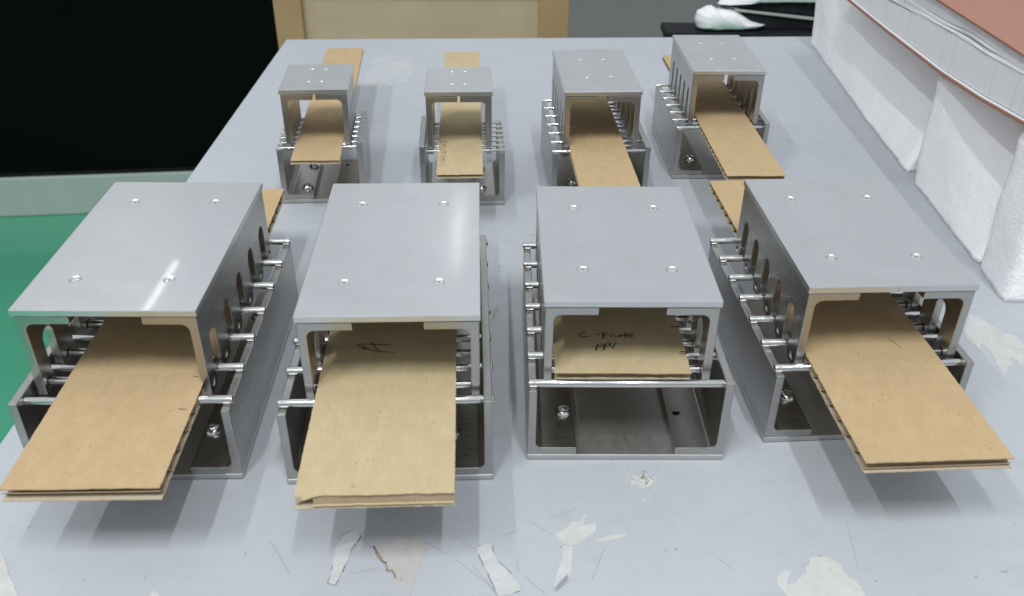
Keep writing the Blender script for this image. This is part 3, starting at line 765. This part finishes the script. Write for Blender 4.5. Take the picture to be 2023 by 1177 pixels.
for i, g in FX.items():
    g['zr'] = g['Hs'] + g['r'] - 0.25
    g['fl'] = 23.6 if i <= 4 or i >= 7 else 22.5
    g['tfl'] = 24.0 if i <= 4 else (23.3 if i >= 7 else 21.8)
    g['Hl'] = g['zr'] - (4.6 if i <= 4 else 3.6)
    build_fixture(i, g)

# ------------------------------------------------------------------ foam
def foam_block(label, yf, yn, xb, xt, hz, x1, seed, group='white foam blocks under the notebook'):
    """yf/yn far and near end; xb, xt (far, near) of the left face at foot and top; hz (far, near) height"""
    nl = max(8, int((yf - yn) / 3.2)); nh = 30; nd = 46
    V, F, key = [], [], {}
    def P(u, v_, w_):      # u along depth far->near, v_ up, w_ left->right
        y = yf + (yn - yf) * u
        xl = (xb[0] + (xb[1] - xb[0]) * u) * (1 - v_) + (xt[0] + (xt[1] - xt[0]) * u) * v_
        x = xl + (x1 - xl) * w_
        z = (hz[0] + (hz[1] - hz[0]) * u) * v_ + 0.05
        q = Vector((x, y, z))
        # rounded, torn arrises
        e = min(min(u, 1 - u) * (yf - yn), 6) / 6; g_ = min(w_ * (x1 - xl), 6) / 6; t_ = min((1 - v_) * hz[0], 6) / 6
        rnd_ = (1 - e) * (1 - g_) * 2.2
        n1 = noise.noise_vector(Vector((q.x * 0.022 + seed, q.y * 0.022, q.z * 0.022)))
        n2 = noise.noise_vector(Vector((q.x * 0.12, q.y * 0.12 + seed, q.z * 0.12)))
        n3 = noise.noise_vector(Vector((q.x * 0.5, q.y * 0.5, q.z * 0.5 + seed)))
        d = n1 * 1.8 + n2 * 0.45 + n3 * 0.5
        if v_ > 0.999: d.z = d.z * 0.1
        foot = min(1, z / 4)
        q += Vector((d.x, d.y, d.z * 0.3 * foot))
        q.x += rnd_ + (1 - t_) * (1 - g_) * 1.5
        q.z = max(q.z, 0.05)
        return q
    def vid(u, v_, w_):
        k = (round(u * 1e5), round(v_ * 1e5), round(w_ * 1e5))
        if k not in key:
            key[k] = len(V); V.append(P(u, v_, w_))
        return key[k]
    def face(fn, na, nb):
        for a in range(na):
            for b in range(nb):
                F.append((vid(*fn(a / na, b / nb)), vid(*fn((a + 1) / na, b / nb)), vid(*fn((a + 1) / na, (b + 1) / nb)), vid(*fn(a / na, (b + 1) / nb))))
    face(lambda a, b: (a, b, 0), nl, nh); face(lambda a, b: (a, b, 1), nl, nh)
    face(lambda a, b: (0, b, a), nd, nh); face(lambda a, b: (1, b, a), nd, nh)
    face(lambda a, b: (a, 1, b), nl, nd); face(lambda a, b: (a, 0, b), nl, nd)
    cx, cy = (xb[0] + x1) / 2, (yf + yn) / 2
    o = obj('foam_block', mesh_from([(p.x - cx, p.y - cy, p.z) for p in V], F, smooth=True), M['foam'], None, (cx, cy, 0))
    return tag(o, label, 'foam block', group)
foam_block('long white foam block at the back right corner of the table', 1000, 663, (326, 310), (318, 345), (83, 86), 470, 1.0)
foam_block('middle white foam block under the notebook, beside a steel hood', 646, 520, (309.5, 305.5), (305, 340), (86, 93), 470, 4.0)
foam_block('nearest white foam block, torn lower edge toward the cream patch', 518, 474, (305, 302), (304, 308), (95, 98), 470, 9.0)

# ------------------------------------------------------------------ notebook
nb = empty('notebook', 395, 660, 88, 0, 'thick red-brown covered notebook with warped pages lying on the foam', 'notebook')
ZB = [(900, 86), (846, 86.8), (740, 88), (633, 90.5), (570, 94.5), (512, 100.3), (455, 106)]
ZP = [(900, 104), (846, 105), (761, 108.5), (658, 117), (615, 119.2), (576, 120.6), (528, 124), (455, 129)]
ZT = [(900, 128), (761, 131.5), (665, 133.5), (586, 134.5), (536, 135), (455, 136)]
def interp(T, y):
    for (a, za), (b, zb) in zip(T, T[1:]):
        if b <= y <= a:
            t = (a - y) / (a - b); t = t
            return za + (zb - za) * t
    return T[0][1] if y > T[0][0] else T[-1][1]
def strip_solid(zlo, zhi, x0, x1, y0=460, y1=880, n=70, edge=0.0, seed=0, m=1):
    """slab following two height curves along the depth"""
    V, F = [], []
    for q in range(n + 1):
        y = y1 + (y0 - y1) * q / n
        j = edge * noise.noise(Vector((y * 0.03, seed, 0)))
        V += [(x0 + j, y, zlo(y)), (x1, y, zlo(y)), (x1, y, zhi(y)), (x0 + j, y, zhi(y))]
    for q in range(n):
        a = 4 * q; e = a + 4
        for k in range(4): F.append((a + k, a + (k + 1) % 4, e + (k + 1) % 4, e + k))
    F += [(0, 3, 2, 1), (4 * n, 4 * n + 1, 4 * n + 2, 4 * n + 3)]
    return mesh_from([(x - 395, y - 660, z - 88) for x, y, z in V], F)
obj('bottom_cover', strip_solid(lambda y: interp(ZB, y), lambda y: interp(ZB, y) + 1.7, 301.5, 490), M['cover'], nb)
obj('endpaper', strip_solid(lambda y: interp(ZB, y) + 1.75, lambda y: interp(ZB, y) + 2.3, 302.5, 489), M['paper'], nb)
obj('page_block', strip_solid(lambda y: interp(ZB, y) + 3.0, lambda y: interp(ZP, y), 304.5, 488, edge=0.5), M['pages'], nb)
def zmid(y):
    lo, hi = interp(ZP, y), interp(ZT, y) - 1.2
    return lo + (hi - lo) * (0.40 + 0.07 * math.sin((y - 455) / 38)) + 2.2 * math.exp(-((y - 606) / 34) ** 2)
obj('page_block', strip_solid(zmid, lambda y: interp(ZT, y) - 1.1, 305.5, 487, edge=0.8, seed=5), M['pages'], nb)
for k in range(7):
    def zc(y, k=k):
        lo, hi = interp(ZP, y) + 0.1, zmid(y) - 0.7
        sag = math.exp(-((y - 606) / 36) ** 2) * (0.55 if k < 4 else 0.0)
        t = (k + 0.5) / 7
        return lo + (hi - lo) * t * (1 - sag) + 0.35 * math.sin((y - 455) / (21 + 3 * k) + k)
    obj('page', strip_solid(zc, lambda y, zc=zc: zc(y) + 0.75, 304.5 + 1.3 * noise.noise(Vector((k * 1.3, 0, 0))), 487, edge=1.0, seed=k), M['paper'], nb)
bevel(obj('top_cover', strip_solid(lambda y: interp(ZT, y) - 0.9, lambda y: interp(ZT, y) + 0.9, 301.5, 490), M['cover'], nb), 0.3)

# ------------------------------------------------------------------ behind the table
cab = empty('storage_cabinet', -1100, 2470, Z_FLOOR, 0.1055, 'tall black fronted cabinet on a grey-green plinth beside the table', 'cabinet')
v, f = box_vf(-1400, 800, 0, 500, 0, 128)
bevel(obj('plinth', mesh_from(v, f), M['plinth'], cab), 6)
v, f = box_vf(-1400, 800, 12, 500, 128.5, 1500)
bevel(obj('front_panel', mesh_from(v, f), M['black'], cab), 4)
v, f = box_vf(-1400, 800, 4, 11.5, 128.5, 138)
obj('lower_trim', mesh_from(v, f), M['dark'], cab)

cr_ = empty('wooden_crate', -150, 1500, Z_FLOOR, 0.006, 'pale wooden crate with tan side battens behind the table', 'crate')
v, f = box_vf(-241, 238, 8, 380, 0, 985); bevel(obj('panel', mesh_from(v, f), M['ply'], cr_), 3)
v, f = box_vf(-241.5, -196, -4, 7.8, 0, 986); bevel(obj('batten', mesh_from(v, f), M['batten'], cr_), 2)
v, f = box_vf(190, 238.5, -4, 7.8, 0, 986); bevel(obj('batten', mesh_from(v, f), M['batten'], cr_), 2)
v, f = box_vf(-195.6, 189.6, -4, 7.8, 905, 986); bevel(obj('batten', mesh_from(v, f), M['batten'], cr_), 2)

stand = empty('side_stand', 320, 1160, Z_FLOOR, 0, 'low black stand just behind the right end of the table', 'stand')
v, f = box_vf(-126, 260, -12, 30, 0, 938); obj('body', mesh_from(v, f), M['dark'], stand)
v, f = box_vf(-130, 262, -16, 32, 938.5, 948); bevel(obj('top', mesh_from(v, f), M['dark'], stand), 2)

def soft(poly, y0, y1, seed, amp=2.0, step=2.5):
    """padded shape: an outline in the upright plane given a bulging depth"""
    pts = ragged(poly, step, 0.4, seed)
    n = len(pts); cx = sum(p[0] for p in pts) / n; cz = sum(p[1] for p in pts) / n
    V, F = [], []
    rings = [(0.0, 0.60), (0.12, 0.86), (0.3, 0.97), (0.5, 1.0), (0.7, 0.97), (0.88, 0.86), (1.0, 0.60)]
    for t, s in rings:
        for p in pts:
            x = cx + (p[0] - cx) * s; z = cz + (p[1] - cz) * s; y = y0 + (y1 - y0) * t
            d = noise.noise_vector(Vector((x * 0.07, y * 0.07, z * 0.12 + seed)))
            V.append((x + d.x * amp * 0.4, y + d.y * amp, z + d.z * amp * 0.3))
    m_ = len(rings)
    for k in range(m_ - 1):
        for q in range(n):
            F.append((k * n + q, k * n + (q + 1) % n, (k + 1) * n + (q + 1) % n, (k + 1) * n + q))
    F += [tuple(range(n)), tuple(range((m_ - 1) * n, m_ * n))]
    return V, F
def centred(V, F, smooth=True):
    xs = [p[0] for p in V]; ys = [p[1] for p in V]; zs = [p[2] for p in V]
    c = ((min(xs) + max(xs)) / 2, (min(ys) + max(ys)) / 2, min(zs))
    return mesh_from([(p[0] - c[0], p[1] - c[1], p[2] - c[2]) for p in V], F, smooth), c
me, c = centred(*soft([(231, -30), (228, -20), (231, -11), (242, -5.5), (248, -4.5), (256, -8.5), (262, -7), (278, -9), (290, -16), (300, -22), (318, -25.5), (308, -29), (285, -31.5), (250, -32)], 1148, 1184, 3.0))
tag(obj('wrapped_bundle', me, M['wrap'], None, c), 'crumpled white soft bundle on the black stand', 'bundle')
lap = empty('equipment_case', 360, 1160, -32, 0, 'half open black case with a silver edge standing on the black stand', 'case')
def lp(poly, y0, y1): return mesh_from(*prism_vf([(x - 360, z + 32) for x, z in poly], y0 - 1160, y1 - 1160, 'y'))
bevel(obj('lower_shell', lp([(300, -31.5), (440, -31.5), (440, -24), (376, -19.8), (286, -9.8)], 1162, 1190), M['dark'], lap), 1)
bevel(obj('silver_edge', lp([(276, -8.4), (276, -5.6), (376, -15.4), (440, -22), (440, -24.8), (376, -19.0)], 1158, 1161.5), M['trim'], lap), 0.6)
bevel(obj('lid', lp([(258, -4.2), (278, -5.2), (376, -15.0), (440, -21), (440, 2), (372, 1.2), (288, 0.4)], 1162, 1192), M['dark'], lap), 1)
me, c = centred(*soft([(256, -3.6), (280, 0.9), (372, 1.7), (440, 2.2), (440, 16), (300, 15), (268, 6)], 1156, 1196, 6.0, 1.2))
tag(obj('folded_wrapping', me, M['wrap'], None, c), 'white folded wrapping lying over the black case', 'wrapping')
